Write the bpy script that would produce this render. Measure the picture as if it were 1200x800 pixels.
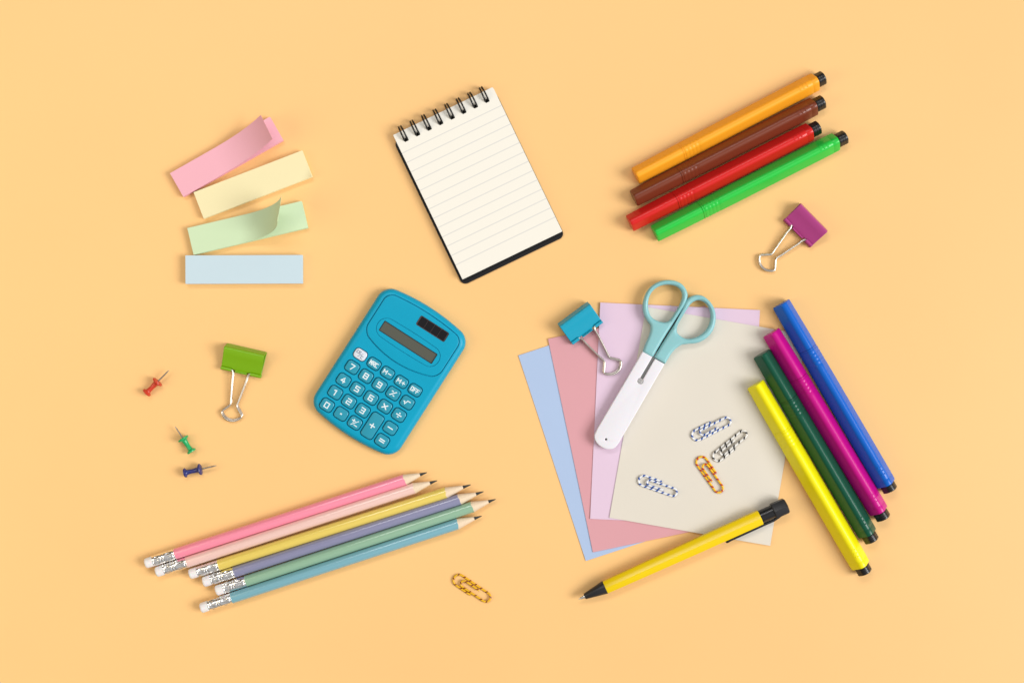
import bpy, bmesh, math, random
from mathutils import Vector, Matrix, Euler
R = math.radians
random.seed(7)
for o in list(bpy.data.objects): bpy.data.objects.remove(o)
scene = bpy.context.scene
COL = scene.collection

# ------------------------------------------------------------------ camera, light, exposure
S = 0.0005555556          # metres of table covered by one pixel of the 1200 px wide photograph
H = 0.926                 # camera height over the table
cam = bpy.data.cameras.new('camera'); cam.lens = 50; cam.sensor_width = 36
cam.clip_start = 0.02; cam.clip_end = 20
camo = bpy.data.objects.new('camera', cam); COL.objects.link(camo)
camo.location = (0, 0, H); scene.camera = camo

world = bpy.data.worlds.new('World'); scene.world = world; world.use_nodes = True
bg = world.node_tree.nodes['Background']
# the room round the table: bright towards the window side, darker behind
wn = world.node_tree.nodes; wl = world.node_tree.links
wtc = wn.new('ShaderNodeTexCoord'); wdot = wn.new('ShaderNodeVectorMath'); wdot.operation = 'DOT_PRODUCT'
wdot.inputs[1].default_value = Vector((0.62, -0.15, 0.77)).normalized(); wl.new(wtc.outputs['Generated'], wdot.inputs[0])
wmr = wn.new('ShaderNodeMapRange'); wmr.interpolation_type = 'SMOOTHSTEP'
wmr.inputs['From Min'].default_value = -0.1; wmr.inputs['From Max'].default_value = 0.95
wl.new(wdot.outputs['Value'], wmr.inputs['Value'])
wmx = wn.new('ShaderNodeMix'); wmx.data_type = 'RGBA'
wmx.inputs['A'].default_value = (0.13, 0.105, 0.075, 1); wmx.inputs['B'].default_value = (0.44, 0.44, 0.445, 1)
wl.new(wmr.outputs['Result'], wmx.inputs['Factor']); wl.new(wmx.outputs['Result'], bg.inputs[0]); bg.inputs[1].default_value = 1.0

def area(name, loc, target, sx, sy, power, col):
    l = bpy.data.lights.new(name, 'AREA'); l.shape = 'RECTANGLE'; l.size = sx; l.size_y = sy
    l.energy = power; l.color = col
    o = bpy.data.objects.new(name, l); COL.objects.link(o); o.location = loc
    o.rotation_euler = (Vector(target) - Vector(loc)).to_track_quat('-Z', 'Y').to_euler()
    return o
area('window_light', (3.6, -0.55, 3.0), (0.0, 0, 0), 2.3, 2.3, 186, (1.0, 0.99, 0.975))
area('ceiling_light', (-0.42, 1.22, 2.0), (-0.05, 0, 0), 1.5, 0.42, 12.0, (1.0, 0.99, 0.98))
area('fill_light', (-0.95, -0.12, 0.65), (-0.4, 0, 0), 0.6, 0.6, 3.0, (1.0, 0.86, 0.62))

vs = scene.view_settings
vs.view_transform = 'Standard'; vs.look = 'None'; vs.gamma = 1; vs.use_curve_mapping = False; vs.exposure = 0.2

# ------------------------------------------------------------------ helpers
MM = 0.001
def W(px, py, z=0.0):
    k = S*(H-z)/H
    return Vector(((px-600)*k, (400-py)*k, 0))

def lin(c):
    c = c/255.0
    return c/12.92 if c <= 0.04045 else ((c+0.055)/1.055)**2.4
def C(r, g, b, k=1.01):
    return tuple(min(0.92, lin(v)/(k*1.15)) for v in (r, g, b))

MATS = {}
def mat(name, col, rough=0.5, metal=0.0, var=0.0, vscale=60, bump=0.0, bscale=900, spec=0.5, coat=0.0, sss=0.0, rvar=0.0):
    if name in MATS: return MATS[name]
    m = bpy.data.materials.new(name); m.use_nodes = True; MATS[name] = m
    nt = m.node_tree; N = nt.nodes; L = nt.links; b = N['Principled BSDF']
    b.inputs['Base Color'].default_value = (*col, 1); b.inputs['Roughness'].default_value = rough
    b.inputs['Metallic'].default_value = metal; b.inputs['Specular IOR Level'].default_value = spec
    b.inputs['Coat Weight'].default_value = coat; b.inputs['Coat Roughness'].default_value = 0.15
    if sss: 
        b.inputs['Subsurface Weight'].default_value = sss; b.inputs['Subsurface Scale'].default_value = 0.0015
    tc = N.new('ShaderNodeTexCoord')
    if var or rvar:
        n = N.new('ShaderNodeTexNoise'); n.inputs['Scale'].default_value = vscale; n.inputs['Detail'].default_value = 5
        L.new(tc.outputs['Object'], n.inputs['Vector'])
        if var:
            hsv = N.new('ShaderNodeHueSaturation'); hsv.inputs['Color'].default_value = (*col, 1)
            mr = N.new('ShaderNodeMapRange'); mr.inputs['To Min'].default_value = 1-var; mr.inputs['To Max'].default_value = 1+var
            mr.inputs['From Min'].default_value = 0.3; mr.inputs['From Max'].default_value = 0.7
            L.new(n.outputs['Fac'], mr.inputs['Value']); L.new(mr.outputs['Result'], hsv.inputs['Value'])
            L.new(hsv.outputs['Color'], b.inputs['Base Color'])
        if rvar:
            m2 = N.new('ShaderNodeMapRange'); m2.inputs['To Min'].default_value = rough-rvar; m2.inputs['To Max'].default_value = rough+rvar
            m2.inputs['From Min'].default_value = 0.3; m2.inputs['From Max'].default_value = 0.7
            L.new(n.outputs['Fac'], m2.inputs['Value']); L.new(m2.outputs['Result'], b.inputs['Roughness'])
    if bump:
        n2 = N.new('ShaderNodeTexNoise'); n2.inputs['Scale'].default_value = bscale; n2.inputs['Detail'].default_value = 4
        L.new(tc.outputs['Object'], n2.inputs['Vector'])
        bp = N.new('ShaderNodeBump'); bp.inputs['Strength'].default_value = bump; bp.inputs['Distance'].default_value = 0.0002
        L.new(n2.outputs['Fac'], bp.inputs['Height']); L.new(bp.outputs['Normal'], b.inputs['Normal'])
    return m

def finish(me, angle=38):
    for p in me.polygons: p.use_smooth = True
    me.set_sharp_from_angle(angle=R(angle))

def link(name, me, m, parent=None):
    o = bpy.data.objects.new(name, me); COL.objects.link(o)
    if m is not None:
        me.materials.clear(); me.materials.append(m)
    if parent is not None: o.parent = parent
    return o

def mesh_bm(bm, name, m, parent=None, angle=38):
    bmesh.ops.recalc_face_normals(bm, faces=bm.faces[:])
    me = bpy.data.meshes.new(name); bm.to_mesh(me); bm.free(); finish(me, angle)
    return link(name, me, m, parent)

def thing(name, label, cat, loc, rotz=0.0, group=None, z=0.0, rot=None):
    o = bpy.data.objects.new(name, None); COL.objects.link(o); o.empty_display_size = 0.01
    o.location = (loc[0], loc[1], z); o.rotation_euler = rot if rot is not None else (0, 0, rotz)
    o['label'] = label; o['category'] = cat
    if group: o['group'] = group
    return o

def recolour(root, mp):
    """give the parts of a copied thing their own mesh data and material"""
    for ch in root.children:
        if ch.name.split('.')[0] in mp:
            ch.data = ch.data.copy(); ch.data.materials.clear(); ch.data.materials.append(mp[ch.name.split('.')[0]])

def copy_thing(root, label, loc, rot, z=0.0):
    r = root.copy(); COL.objects.link(r); r['label'] = label
    r.location = (loc[0], loc[1], z); r.rotation_euler = rot
    for ch in list(root.children):
        c = ch.copy(); COL.objects.link(c); c.parent = r
        for g in ch.children:
            d = g.copy(); COL.objects.link(d); d.parent = c
    return r

def loft(rings, name, m, parent=None, cap=True, angle=38, closed=True):
    bm = bmesh.new(); vr = [[bm.verts.new(p) for p in r] for r in rings]; n = len(rings[0])
    for a, b in zip(vr, vr[1:]):
        for i in range(n if closed else n-1):
            bm.faces.new((a[i], a[(i+1) % n], b[(i+1) % n], b[i]))
    if cap: bm.faces.new(vr[0][::-1]); bm.faces.new(vr[-1])
    return mesh_bm(bm, name, m, parent, angle)

def lathe(prof, name, m, parent=None, n=40, angle=38, axis='x', wob=None, xw=None):
    """prof = [(x, r)] turned about the local x axis (or z)"""
    rings = []
    for x, r in prof:
        ring = []
        for i in range(n):
            t = 2*math.pi*i/n; rr = max(r, 1e-6)
            if wob: rr += wob(x, t)
            xq = x
            if xw and len(rings) >= len(prof)-2: x = x+xw(t)
            ring.append((x, rr*math.cos(t), rr*math.sin(t)) if axis == 'x' else (rr*math.cos(t), rr*math.sin(t), x)); x = xq
        rings.append(ring)
    return loft(rings, name, m, parent, True, angle)

def rrect(w, h, r, n=6, cx=0, cy=0):
    pts = []
    for sx, sy, a0 in ((1, 1, 0), (-1, 1, 90), (-1, -1, 180), (1, -1, 270)):
        for i in range(n+1):
            a = R(a0+90*i/n)
            pts.append((cx+sx*(w/2-r)+r*math.cos(a), cy+sy*(h/2-r)+r*math.sin(a)))
    return pts

def offset_poly(pts, d):
    """inset a counter-clockwise outline by d"""
    n = len(pts); out = []
    for i in range(n):
        a = Vector(pts[i-1]); b = Vector(pts[i]); c = Vector(pts[(i+1) % n])
        e1 = (b-a); e2 = (c-b)
        if e1.length < 1e-9: e1 = e2
        if e2.length < 1e-9: e2 = e1
        n1 = Vector((-e1.y, e1.x)).normalized(); n2 = Vector((-e2.y, e2.x)).normalized()
        nn = (n1+n2)
        nn = nn.normalized() if nn.length > 1e-6 else n1
        k = max(0.5, nn.dot(n1))
        out.append((b.x+nn.x*d/k, b.y+nn.y*d/k))
    return out

def plate(outline, prof, name, m, parent=None, angle=38):
    """prof = [(inset, z)] lofted upwards from an outline"""
    return loft([[(x, y, z) for x, y in offset_poly(outline, ins)] for ins, z in prof], name, m, parent, True, angle)

def curve_plate(loops, z0, z1, bevel, name, m, parent=None, bres=3, angle=38):
    cu = bpy.data.curves.new(name, 'CURVE'); cu.dimensions = '2D'; cu.fill_mode = 'BOTH'
    cu.extrude = (z1-z0)/2-bevel; cu.bevel_depth = bevel; cu.bevel_resolution = bres; cu.offset = -bevel
    for pts in loops:
        sp = cu.splines.new('POLY'); sp.points.add(len(pts)-1); sp.use_cyclic_u = True
        for i, p in enumerate(pts): sp.points[i].co = (p[0], p[1], 0, 1)
    t = bpy.data.objects.new('temporary_curve', cu); COL.objects.link(t)
    dg = bpy.context.evaluated_depsgraph_get(); dg.update()
    me = bpy.data.meshes.new_from_object(t.evaluated_get(dg)); bpy.data.objects.remove(t); bpy.data.curves.remove(cu)
    me.transform(Matrix.Translation((0, 0, (z0+z1)/2)))
    bm = bmesh.new(); bm.from_mesh(me); bmesh.ops.remove_doubles(bm, verts=bm.verts[:], dist=1e-6)
    bpy.data.meshes.remove(me)
    return mesh_bm(bm, name, m, parent, angle)

def smooth_closed(pts, k=5):
    n = len(pts); out = []
    for i in range(n):
        p0, p1, p2, p3 = (Vector(pts[(i+j-1) % n]) for j in range(4))
        for s in range(k):
            t = s/k
            q = 0.5*((2*p1)+(-p0+p2)*t+(2*p0-5*p1+4*p2-p3)*t*t+(-p0+3*p1-3*p2+p3)*t**3)
            out.append(tuple(q))
    return out
def smooth_open(pts, k=6):
    pts = [Vector(p) for p in pts]; q = [2*pts[0]-pts[1]]+pts+[2*pts[-1]-pts[-2]]; out = []
    for i in range(1, len(q)-2):
        p0, p1, p2, p3 = q[i-1:i+3]
        for s in range(k):
            t = s/k
            out.append(0.5*((2*p1)+(-p0+p2)*t+(2*p0-5*p1+4*p2-p3)*t*t+(-p0+3*p1-3*p2+p3)*t**3))
    out.append(pts[-1]); return out

def tube(path, r, name, m, parent=None, n=10, flat=1.0):
    """sweep with uv: u = length in metres, v = turn round the wire"""
    path = [Vector(p) for p in path]
    q = [path[0]]
    for p in path[1:]:
        if (p-q[-1]).length > 1e-7: q.append(p)
    path = q; N_ = len(path); tang = []
    for i in range(N_):
        a = path[max(0, i-1)]; b = path[min(N_-1, i+1)]; tang.append((b-a).normalized())
    up = Vector((0, 0, 1))
    if abs(tang[0].dot(up)) > 0.9: up = Vector((1, 0, 0))
    nrm = (up-tang[0]*up.dot(tang[0])).normalized()
    bm = bmesh.new(); uv = bm.loops.layers.uv.new('UVMap'); rings = []; us = []; u = 0
    for i in range(N_):
        nrm = (nrm-tang[i]*nrm.dot(tang[i])).normalized(); bn = tang[i].cross(nrm)
        if i: u += (path[i]-path[i-1]).length
        us.append(u)
        e = 0.75 if i in (0, N_-1) else 1.0
        rings.append([bm.verts.new(path[i]+(nrm*math.cos(2*math.pi*k/n)*flat+bn*math.sin(2*math.pi*k/n))*r*e) for k in range(n)])
    for i in range(N_-1):
        for k in range(n):
            f = bm.faces.new((rings[i][k], rings[i][(k+1) % n], rings[i+1][(k+1) % n], rings[i+1][k]))
            vals = ((us[i], k/n), (us[i], (k+1)/n), (us[i+1], (k+1)/n), (us[i+1], k/n))
            for lp, w in zip(f.loops, vals): lp[uv].uv = w
    bm.faces.new(rings[0][::-1]); bm.faces.new(rings[-1])
    return mesh_bm(bm, name, m, parent, 50)

def sheet(w, h, f, name, m, parent=None, nx=40, ny=10, th=0.0001, u0=0.0, v0=0.0):
    """sheet of paper: f(a, b) -> position of its lower side; real thickness"""
    bm = bmesh.new(); P = [[Vector(f(u0+w*i/nx, v0+h*j/ny)) for j in range(ny+1)] for i in range(nx+1)]
    T, B = [], []
    for i in range(nx+1):
        rt, rb = [], []
        for j in range(ny+1):
            du = P[min(i+1, nx)][j]-P[max(i-1, 0)][j]; dv = P[i][min(j+1, ny)]-P[i][max(j-1, 0)]
            nn = du.cross(dv).normalized()
            rb.append(bm.verts.new(P[i][j])); rt.append(bm.verts.new(P[i][j]+nn*th))
        T.append(rt); B.append(rb)
    for i in range(nx):
        for j in range(ny):
            bm.faces.new((T[i][j], T[i+1][j], T[i+1][j+1], T[i][j+1])); bm.faces.new((B[i][j], B[i][j+1], B[i+1][j+1], B[i+1][j]))
        bm.faces.new((T[i][0], B[i][0], B[i+1][0], T[i+1][0])); bm.faces.new((T[i][ny], T[i+1][ny], B[i+1][ny], B[i][ny]))
    for j in range(ny):
        bm.faces.new((T[0][j], T[0][j+1], B[0][j+1], B[0][j])); bm.faces.new((T[nx][j], B[nx][j], B[nx][j+1], T[nx][j+1]))
    return mesh_bm(bm, name, m, parent, 40)

# ------------------------------------------------------------------ the surface
bm = bmesh.new()
bmesh.ops.create_grid(bm, x_segments=8, y_segments=8, size=3.0)
table = mesh_bm(bm, 'table_surface', mat('warm_paper', (0.835, C(0, 206, 0, 1.055)[1], C(0, 0, 136, 1.05)[2]), 0.45, var=0.02, vscale=4.5, bump=0.10, bscale=1400, spec=0.42), None)
table['kind'] = 'structure'

# ------------------------------------------------------------------ coloured sheets of paper
def layer_z(base, low, x0, x1):
    def f(px):
        t = min(1, max(0, (px-x0)/(x1-x0))); t = t*t*(3-2*t)
        return base+(low-base)*t
    return f
def paper(cx, cy, w, h, ang, zf, label, col, lift=0.0, cat='sheet of paper'):
    loc = W(cx, cy, 0.0008); ca, sa = math.cos(R(ang)), math.sin(R(ang))
    def f(a, b):
        px = cx+(a*ca-b*sa)
        ea = abs(a)/(w/2); eb = abs(b)/(h/2)
        z = zf(px)+lift*MM*max(0, eb-0.6)**2*6*(0.6+0.4*ea)
        return (a*S, b*S, z)
    bmo = sheet(w, h, f, 'paper_sheet', mat('paper_'+label.split()[1], col, 0.62, bump=0.12, bscale=1600, spec=0.3, var=0.01, vscale=25), None, 44, 40, 0.00025, -w/2, -h/2)
    bmo.location = loc; bmo.rotation_euler = (0, 0, R(ang))
    bmo['label'] = label; bmo['category'] = cat; bmo['group'] = 'overlapping pastel paper sheets'
    return bmo
def rect_centre(px, py, w, h, ang, sx, sy):
    """centre of a w x h sheet whose corner (sx, sy = -1/1, y up) is at pixel px, py"""
    ca, sa = math.cos(R(ang)), math.sin(R(ang)); dx, dy = -sx*w/2, -sy*h/2
    return px+dx*ca-dy*sa, py-(dx*sa+dy*ca)
c = rect_centre(686.6, 656.8, 188, 253, 18.2, -1, -1)
paper(*c, 188, 253, 18.2, lambda p: 0.00012, 'pale blue paper sheet, bottom of the fanned stack and furthest left', C(176, 198, 232), 0.15)
c = rect_centre(694.9, 646.6, 188, 255, 11.9, -1, -1)
paper(*c, 188, 255, 11.9, lambda p: 0.0005, 'dusty pink paper sheet between the pale blue and lilac sheets', C(221, 162, 170), 0.25)
c = rect_centre(691.6, 607.3, 187, 253, -2.7, -1, -1)
paper(*c, 187, 253, -2.7, lambda p: 0.0009, 'lilac paper sheet under the scissors, straightest one of the stack', C(228, 202, 224), 0.3)
c = rect_centre(714.1, 605.9, 191, 250, -9.9, -1, -1)
ZC = layer_z(0.0013, 0.00045, 880, 930)
paper(*c, 191, 250, -9.9, ZC, 'cream off-white paper sheet on top of the stack with paper clips on it', C(226, 219, 206), 0.45)
PZ = 0.00157          # top of the cream sheet

# ------------------------------------------------------------------ sticky note pads
def bend(length, a0, a1, total, ease=1.0):
    """developable curl: angle grows from 0 at a0 to total (deg) at a1; returns X(p), Z(p)"""
    n = 400; xs = [0.0]; zs = [0.0]; st = length/n
    for i in range(n):
        p = (i+0.5)*st; t = min(1, max(0, (p-a0)/(a1-a0))); ph = R(total)*t**ease
        xs.append(xs[-1]+math.cos(ph)*st); zs.append(zs[-1]+math.sin(ph)*st)
    def f(p):
        if p <= 0: return p, 0
        k = min(n-1, int(p/st)); fr = p/st-k
        return xs[k]+(xs[k+1]-xs[k])*fr, zs[k]+(zs[k+1]-zs[k])*fr
    return f
def sticky(cx, cy, w, h, ang, label, col, key, psi=0, a0=0, total=0, ease=1.0, thick=3.0, side=1.0):
    t = thing('sticky_note_pad', label, 'sticky notes', W(cx, cy, 0.003), R(ang), 'pastel sticky note pads')
    m = mat('note_'+key, col, 0.6, var=0.008, vscale=40, bump=0.06, spec=0.25)
    if not m.node_tree.nodes.get('translucent'):
        nt = m.node_tree; tr = nt.nodes.new('ShaderNodeBsdfTranslucent'); tr.name = 'translucent'; tr.inputs[0].default_value = (*col, 1)
        mx = nt.nodes.new('ShaderNodeMixShader'); mx.inputs[0].default_value = 0.07
        nt.links.new(nt.nodes['Principled BSDF'].outputs[0], mx.inputs[1]); nt.links.new(tr.outputs[0], mx.inputs[2])
        nt.links.new(mx.outputs[0], nt.nodes['Material Output'].inputs[0])
    z = 0.0
    n = 12; lay = (thick-0.1)/n
    random.seed(key)
    bm = bmesh.new()
    for i in range(n):                     # the pad is a block of thin uneven layers glued together
        dx = random.uniform(-.25, .25); dy = random.uniform(-.2, .2)
        o = rrect(w-0.2, h-0.2, 0.2, 1, dx, dy); z0 = i*lay; z1 = z0+lay*0.97
        lo = [bm.verts.new((x*S, y*S, z0*MM)) for x, y in o]; hi = [bm.verts.new((x*S, y*S, z1*MM)) for x, y in o]
        k = len(o)
        for q in range(k): bm.faces.new((lo[q], lo[(q+1) % k], hi[(q+1) % k], hi[q]))
        bm.faces.new(lo[::-1]); bm.faces.new(hi)
    mesh_bm(bm, 'pad_block', mat('pad_'+key, col, 0.6, var=0.008, vscale=40, spec=0.25), t)
    ps = R(psi)
    # rows: a from 0 (glued, left) to w ; b from 0 (top edge) to h (bottom edge)
    cosp, sinp = math.cos(ps), math.sin(ps)
    Lp = (w*cosp+h*abs(sinp)); bf = bend(Lp+5, a0, Lp, total, ease)
    zt = thick*MM
    def f(a, b):
        bb = b if sinp >= 0 else b
        p = a*cosp+bb*sinp; q = -a*sinp+bb*cosp
        X, Z = bf(p)
        a2 = X*cosp-q*sinp; b2 = X*sinp+q*cosp
        return ((a2-w/2)*S, (h/2-b2)*S, zt-0.00012+Z*S)
    # flip so that the sheet's normal points up
    ob = sheet(w, h, lambda a, b: f(a, h-b), 'top_note', m, t, 60, 14, 0.0001)
    return t
sticky(265.7, 184.0, 133.6, 31.5, 29.6, 'pink sticky note pad, its top note curling up at the right end', C(249, 186, 200), 'pink', 10, 58, 44, 1.0, 4.2)
sticky(296.7, 216.5, 135.7, 32.8, 21.1, 'yellow sticky note pad lying flat under the pink pad', C(250, 238, 190), 'yellow', 42, 112, 28, 1.5, 4.2)
sticky(290.4, 267.2, 137, 32, 13.3, 'mint green sticky note pad with its top note curled up steeply', C(214, 236, 196), 'green', 22, 62, 90, 1.0, 4.0)
sticky(286.3, 315.8, 136, 33, 0.2, 'pale blue sticky note pad lying level at the bottom of the row', C(206, 227, 238), 'blue', 0, 100, 0, 1.0, 5.0)

# ------------------------------------------------------------------ spiral notepad
nb = thing('notepad', 'ruled white notepad with black cover and black wire rings', 'notepad', W(559.3, 214.1, 0.005), R(25.7))
m_black = mat('black_card', C(20, 20, 24), 0.5, spec=0.3, bump=0.15, bscale=1500)
m_page = mat('page_paper', C(243, 239, 228), 0.65, bump=0.06, spec=0.25, var=0.006, vscale=30)
plate([(x*S, y*S) for x, y in rrect(133, 187, 7, 6, -0.9, -6.8)], [(0.0002, 0), (0, 0.0002), (0, 0.0010), (0.0002, 0.0012)], 'back_cover', m_black, nb)
nw, nh = 128.7, 185.0
ringx = [-nw/2+11.2+14.95*k for k in range(8)]
holes = [[(x*S, y*S) for x, y in rrect(5.2, 4.6, 0.6, 2, rx+0.2, nh/2-11.2)] for rx in ringx]
def page(name, w, h, dx, dy, z0, z1, m, r=0.9):
    outl = [((x+dx)*S, (y+dy)*S) for x, y in rrect(w, h, r, 4)]
    return curve_plate([outl]+holes, z0, z1, 0.0, name, m, nb)
z = 0.0013
for i in range(9):
    page('page_layer', nw-random.uniform(0.1, .9), nh-random.uniform(0, .7), random.uniform(-.3, .3), random.uniform(-.5, .1), z, z+0.00034, m_page, 0.9)
    z += 0.00037
def ruled():
    m = bpy.data.materials.new('ruled_paper'); m.use_nodes = True; nt = m.node_tree; N = nt.nodes; L = nt.links; b = N['Principled BSDF']
    tc = N.new('ShaderNodeTexCoord'); sx = N.new('ShaderNodeSeparateXYZ'); L.new(tc.outputs['Object'], sx.inputs[0])
    def mth(op, a, bb=None, cc=None):
        n = N.new('ShaderNodeMath'); n.operation = op
        for i, v in enumerate((a, bb, cc)):
            if v is None: continue
            if isinstance(v, (int, float)): n.inputs[i].default_value = v
            else: L.new(v, n.inputs[i])
        return n.outputs[0]
    d = mth('DIVIDE', mth('SUBTRACT', (nh/2-23.7+6.0)*S, sx.outputs['Y']), 12.02*S)       # 0.5 at the first line
    fr = mth('ABSOLUTE', mth('SUBTRACT', mth('FRACT', d), 0.5))
    on = mth('LESS_THAN', fr, 0.05)
    on = mth('MULTIPLY', on, mth('GREATER_THAN', d, 0.0)); on = mth('MULTIPLY', on, mth('LESS_THAN', d, 13.0))
    mix = N.new('ShaderNodeMix'); mix.data_type = 'RGBA'; mix.inputs['A'].default_value = (*C(244, 240, 229), 1); mix.inputs['B'].default_value = (*C(224, 222, 216), 1)
    L.new(on, mix.inputs['Factor']); L.new(mix.outputs['Result'], b.inputs['Base Color'])
    b.inputs['Roughness'].default_value = 0.65; b.inputs['Specular IOR Level'].default_value = 0.25
    n2 = N.new('ShaderNodeTexNoise'); n2.inputs['Scale'].default_value = 900; L.new(tc.outputs['Object'], n2.inputs['Vector'])
    bp = N.new('ShaderNodeBump'); bp.inputs['Strength'].default_value = 0.08; bp.inputs['Distance'].default_value = 0.0002
    L.new(n2.outputs['Fac'], bp.inputs['Height']); L.new(bp.outputs['Normal'], b.inputs['Normal'])
    return m
m_rule = ruled()
page('page', nw+0.5, nh, 0.2, -1.6, z+0.00003, z+0.00013, m_page)
page('page', nw, nh, 0, 0, z+0.00022, z+0.00032, m_rule)
ztop = z+0.00032
m_wire = mat('black_wire', C(14, 13, 14), 0.3)
for rx in ringx:
    pts = []
    cy_, cz_, rr = (nh/2-3.0), 0.0030, 9.3*S
    for side in (-1, 1):
        seg = []
        for i in range(29):
            a = R(-28 + (180+56)*i/28)       # from the hole, over the top edge, round to the back
            yy = cy_*S-rr*math.cos(a); zz = cz_+rr*0.93*math.sin(a)
            f = i/28
            seg.append(Vector(((rx+side*(2.25-0.85*min(1, f*1.15)))*S, yy, max(zz, 0.0006))))
        pts.append(seg)
    path = pts[0][::-1]+pts[1]
    tube(path, 0.00056, 'binding_ring', m_wire, nb, 8)

# ------------------------------------------------------------------ calculator
CA = 32.6
calc = thing('calculator', 'turquoise blue pocket calculator with white key symbols', 'calculator', W(456.7, 435.5, 0.006), R(-CA))
ca, sa = math.cos(R(CA)), math.sin(R(CA))
def kl(x, y):
    dx, dy = (x-388)/3.636, (y-420)/3.636
    return dx*ca+dy*sa, -(-dx*sa+dy*ca)
def bulged(w, ytop, ybot, r, btop, bbot, n=8, m=10):
    """rounded box outline with bulging top and bottom edges, counter-clockwise"""
    pts = []
    for sx, yy, a0, bl in ((1, ytop, 0, btop), (-1, ytop, 90, btop), (-1, ybot, 180, bbot), (1, ybot, 270, bbot)):
        sy = 1 if yy == ytop else -1
        for i in range(n+1):
            a = R(a0+90*i/n)
            pts.append((sx*(w/2-r)+r*math.cos(a), yy-sy*r+r*math.sin(a)))
        if sy == 1 and sx == 1 or sy == -1 and sx == -1:
            x0 = pts[-1][0]; x1 = -x0
            for i in range(1, m):
                pts.append((x0+(x1-x0)*i/m, yy))
    out = []
    for x, y in pts:
        k = 1-(x/(w/2))**2
        out.append((x, y+(btop*k if y > (ytop+ybot)/2 else -bbot*k)))
    return out
blue = mat('calculator_plastic', C(0, 160, 197, 1.0), 0.4, bump=0.05, bscale=3000, var=0.01, vscale=200, spec=0.25)
blue_key = mat('key_plastic', C(36, 150, 176, 1.0), 0.3, bump=0.03)
white_ink = mat('white_ink', C(232, 244, 248), 0.5)
grey_ink = mat('grey_ink', C(120, 130, 150), 0.5)
body_out = [(x-.5, y) for x, y in bulged(118, 81.5, -82, 14, 7.0, 7.0)]
sc = lambda pts: [(x*S, y*S) for x, y in pts]
TOP = 0.0078
body = plate(sc(body_out), [(1.6*MM, 0), (0.5*MM, 0.5*MM), (0.0, 1.6*MM), (0.05*MM, 4.2*MM), (0.5*MM, 5.6*MM), (1.3*MM, 6.7*MM), (2.3*MM, 7.4*MM), (3.4*MM, TOP)], 'case', blue, calc, 60)
cut = bmesh.new()
def add_prism(bm, outl, z0, z1):
    lo = [bm.verts.new((x, y, z0)) for x, y in outl]; hi = [bm.verts.new((x, y, z1)) for x, y in outl]; n = len(outl)
    for i in range(n): bm.faces.new((lo[i], lo[(i+1) % n], hi[(i+1) % n], hi[i]))
    bm.faces.new(lo[::-1]); bm.faces.new(hi)
def add_ring(bm, outl, w, z0, z1):
    inn = offset_poly(outl, w); n = len(outl)
    A = [bm.verts.new((x, y, z0)) for x, y in outl]; B = [bm.verts.new((x, y, z1)) for x, y in outl]
    A2 = [bm.verts.new((x, y, z0)) for x, y in inn]; B2 = [bm.verts.new((x, y, z1)) for x, y in inn]
    for i in range(n):
        j = (i+1) % n
        bm.faces.new((A[i], A[j], B[j], B[i])); bm.faces.new((A2[j], A2[i], B2[i], B2[j]))
        bm.faces.new((B[i], B[j], B2[j], B2[i])); bm.faces.new((A[j], A[i], A2[i], A2[j]))
KEYS = [('CE/C', 265, 347, 0), ('MRC', 323, 386, 0), ('M-', 380, 424, 0), ('M+', 438, 462, 0), ('OFF', 496, 497, 0),
        ('7', 231, 400, 1), ('8', 289, 438, 1), ('9', 346, 475, 1), ('%', 404, 511, 1), ('sqrt', 463, 549, 1),
        ('4', 194, 455, 1), ('5', 252, 492, 1), ('6', 310, 530, 1), ('x', 369, 566, 1), ('div', 428, 602, 1),
        ('1', 159, 507, 1), ('2', 217, 545, 1), ('3', 275, 583, 1), ('+', 316, 647, 2), ('-', 392, 657, 1),
        ('0', 124, 560, 1), ('.', 184, 597, 1), ('+/-', 242, 635, 1), ('=', 357, 710, 1)]
SZ = {0: (15.0, 11.6), 1: (15.2, 13.2), 2: (15.2, 31.0)}
# one regular key grid fitted to the photograph
for g, x, y, k in KEYS:
    X, Y = kl(x, y); w, h = SZ[k]
    add_prism(cut, sc(rrect(w+1.9, h+1.9, 4.6, 5, X, Y)), TOP-0.0017, TOP+0.002)
panel = bulged(103, 77.5, 24, 10, 4.5, 11.5)
pan = sc(panel)
add_prism(cut, pan, TOP-0.0009, TOP+0.002)
cut2 = bmesh.new()
dX, dY = kl(467, 295)
win = sc(bulged(84, dY+11.5, dY-11.5, 11.0, 1.5, 1.5))
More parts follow.
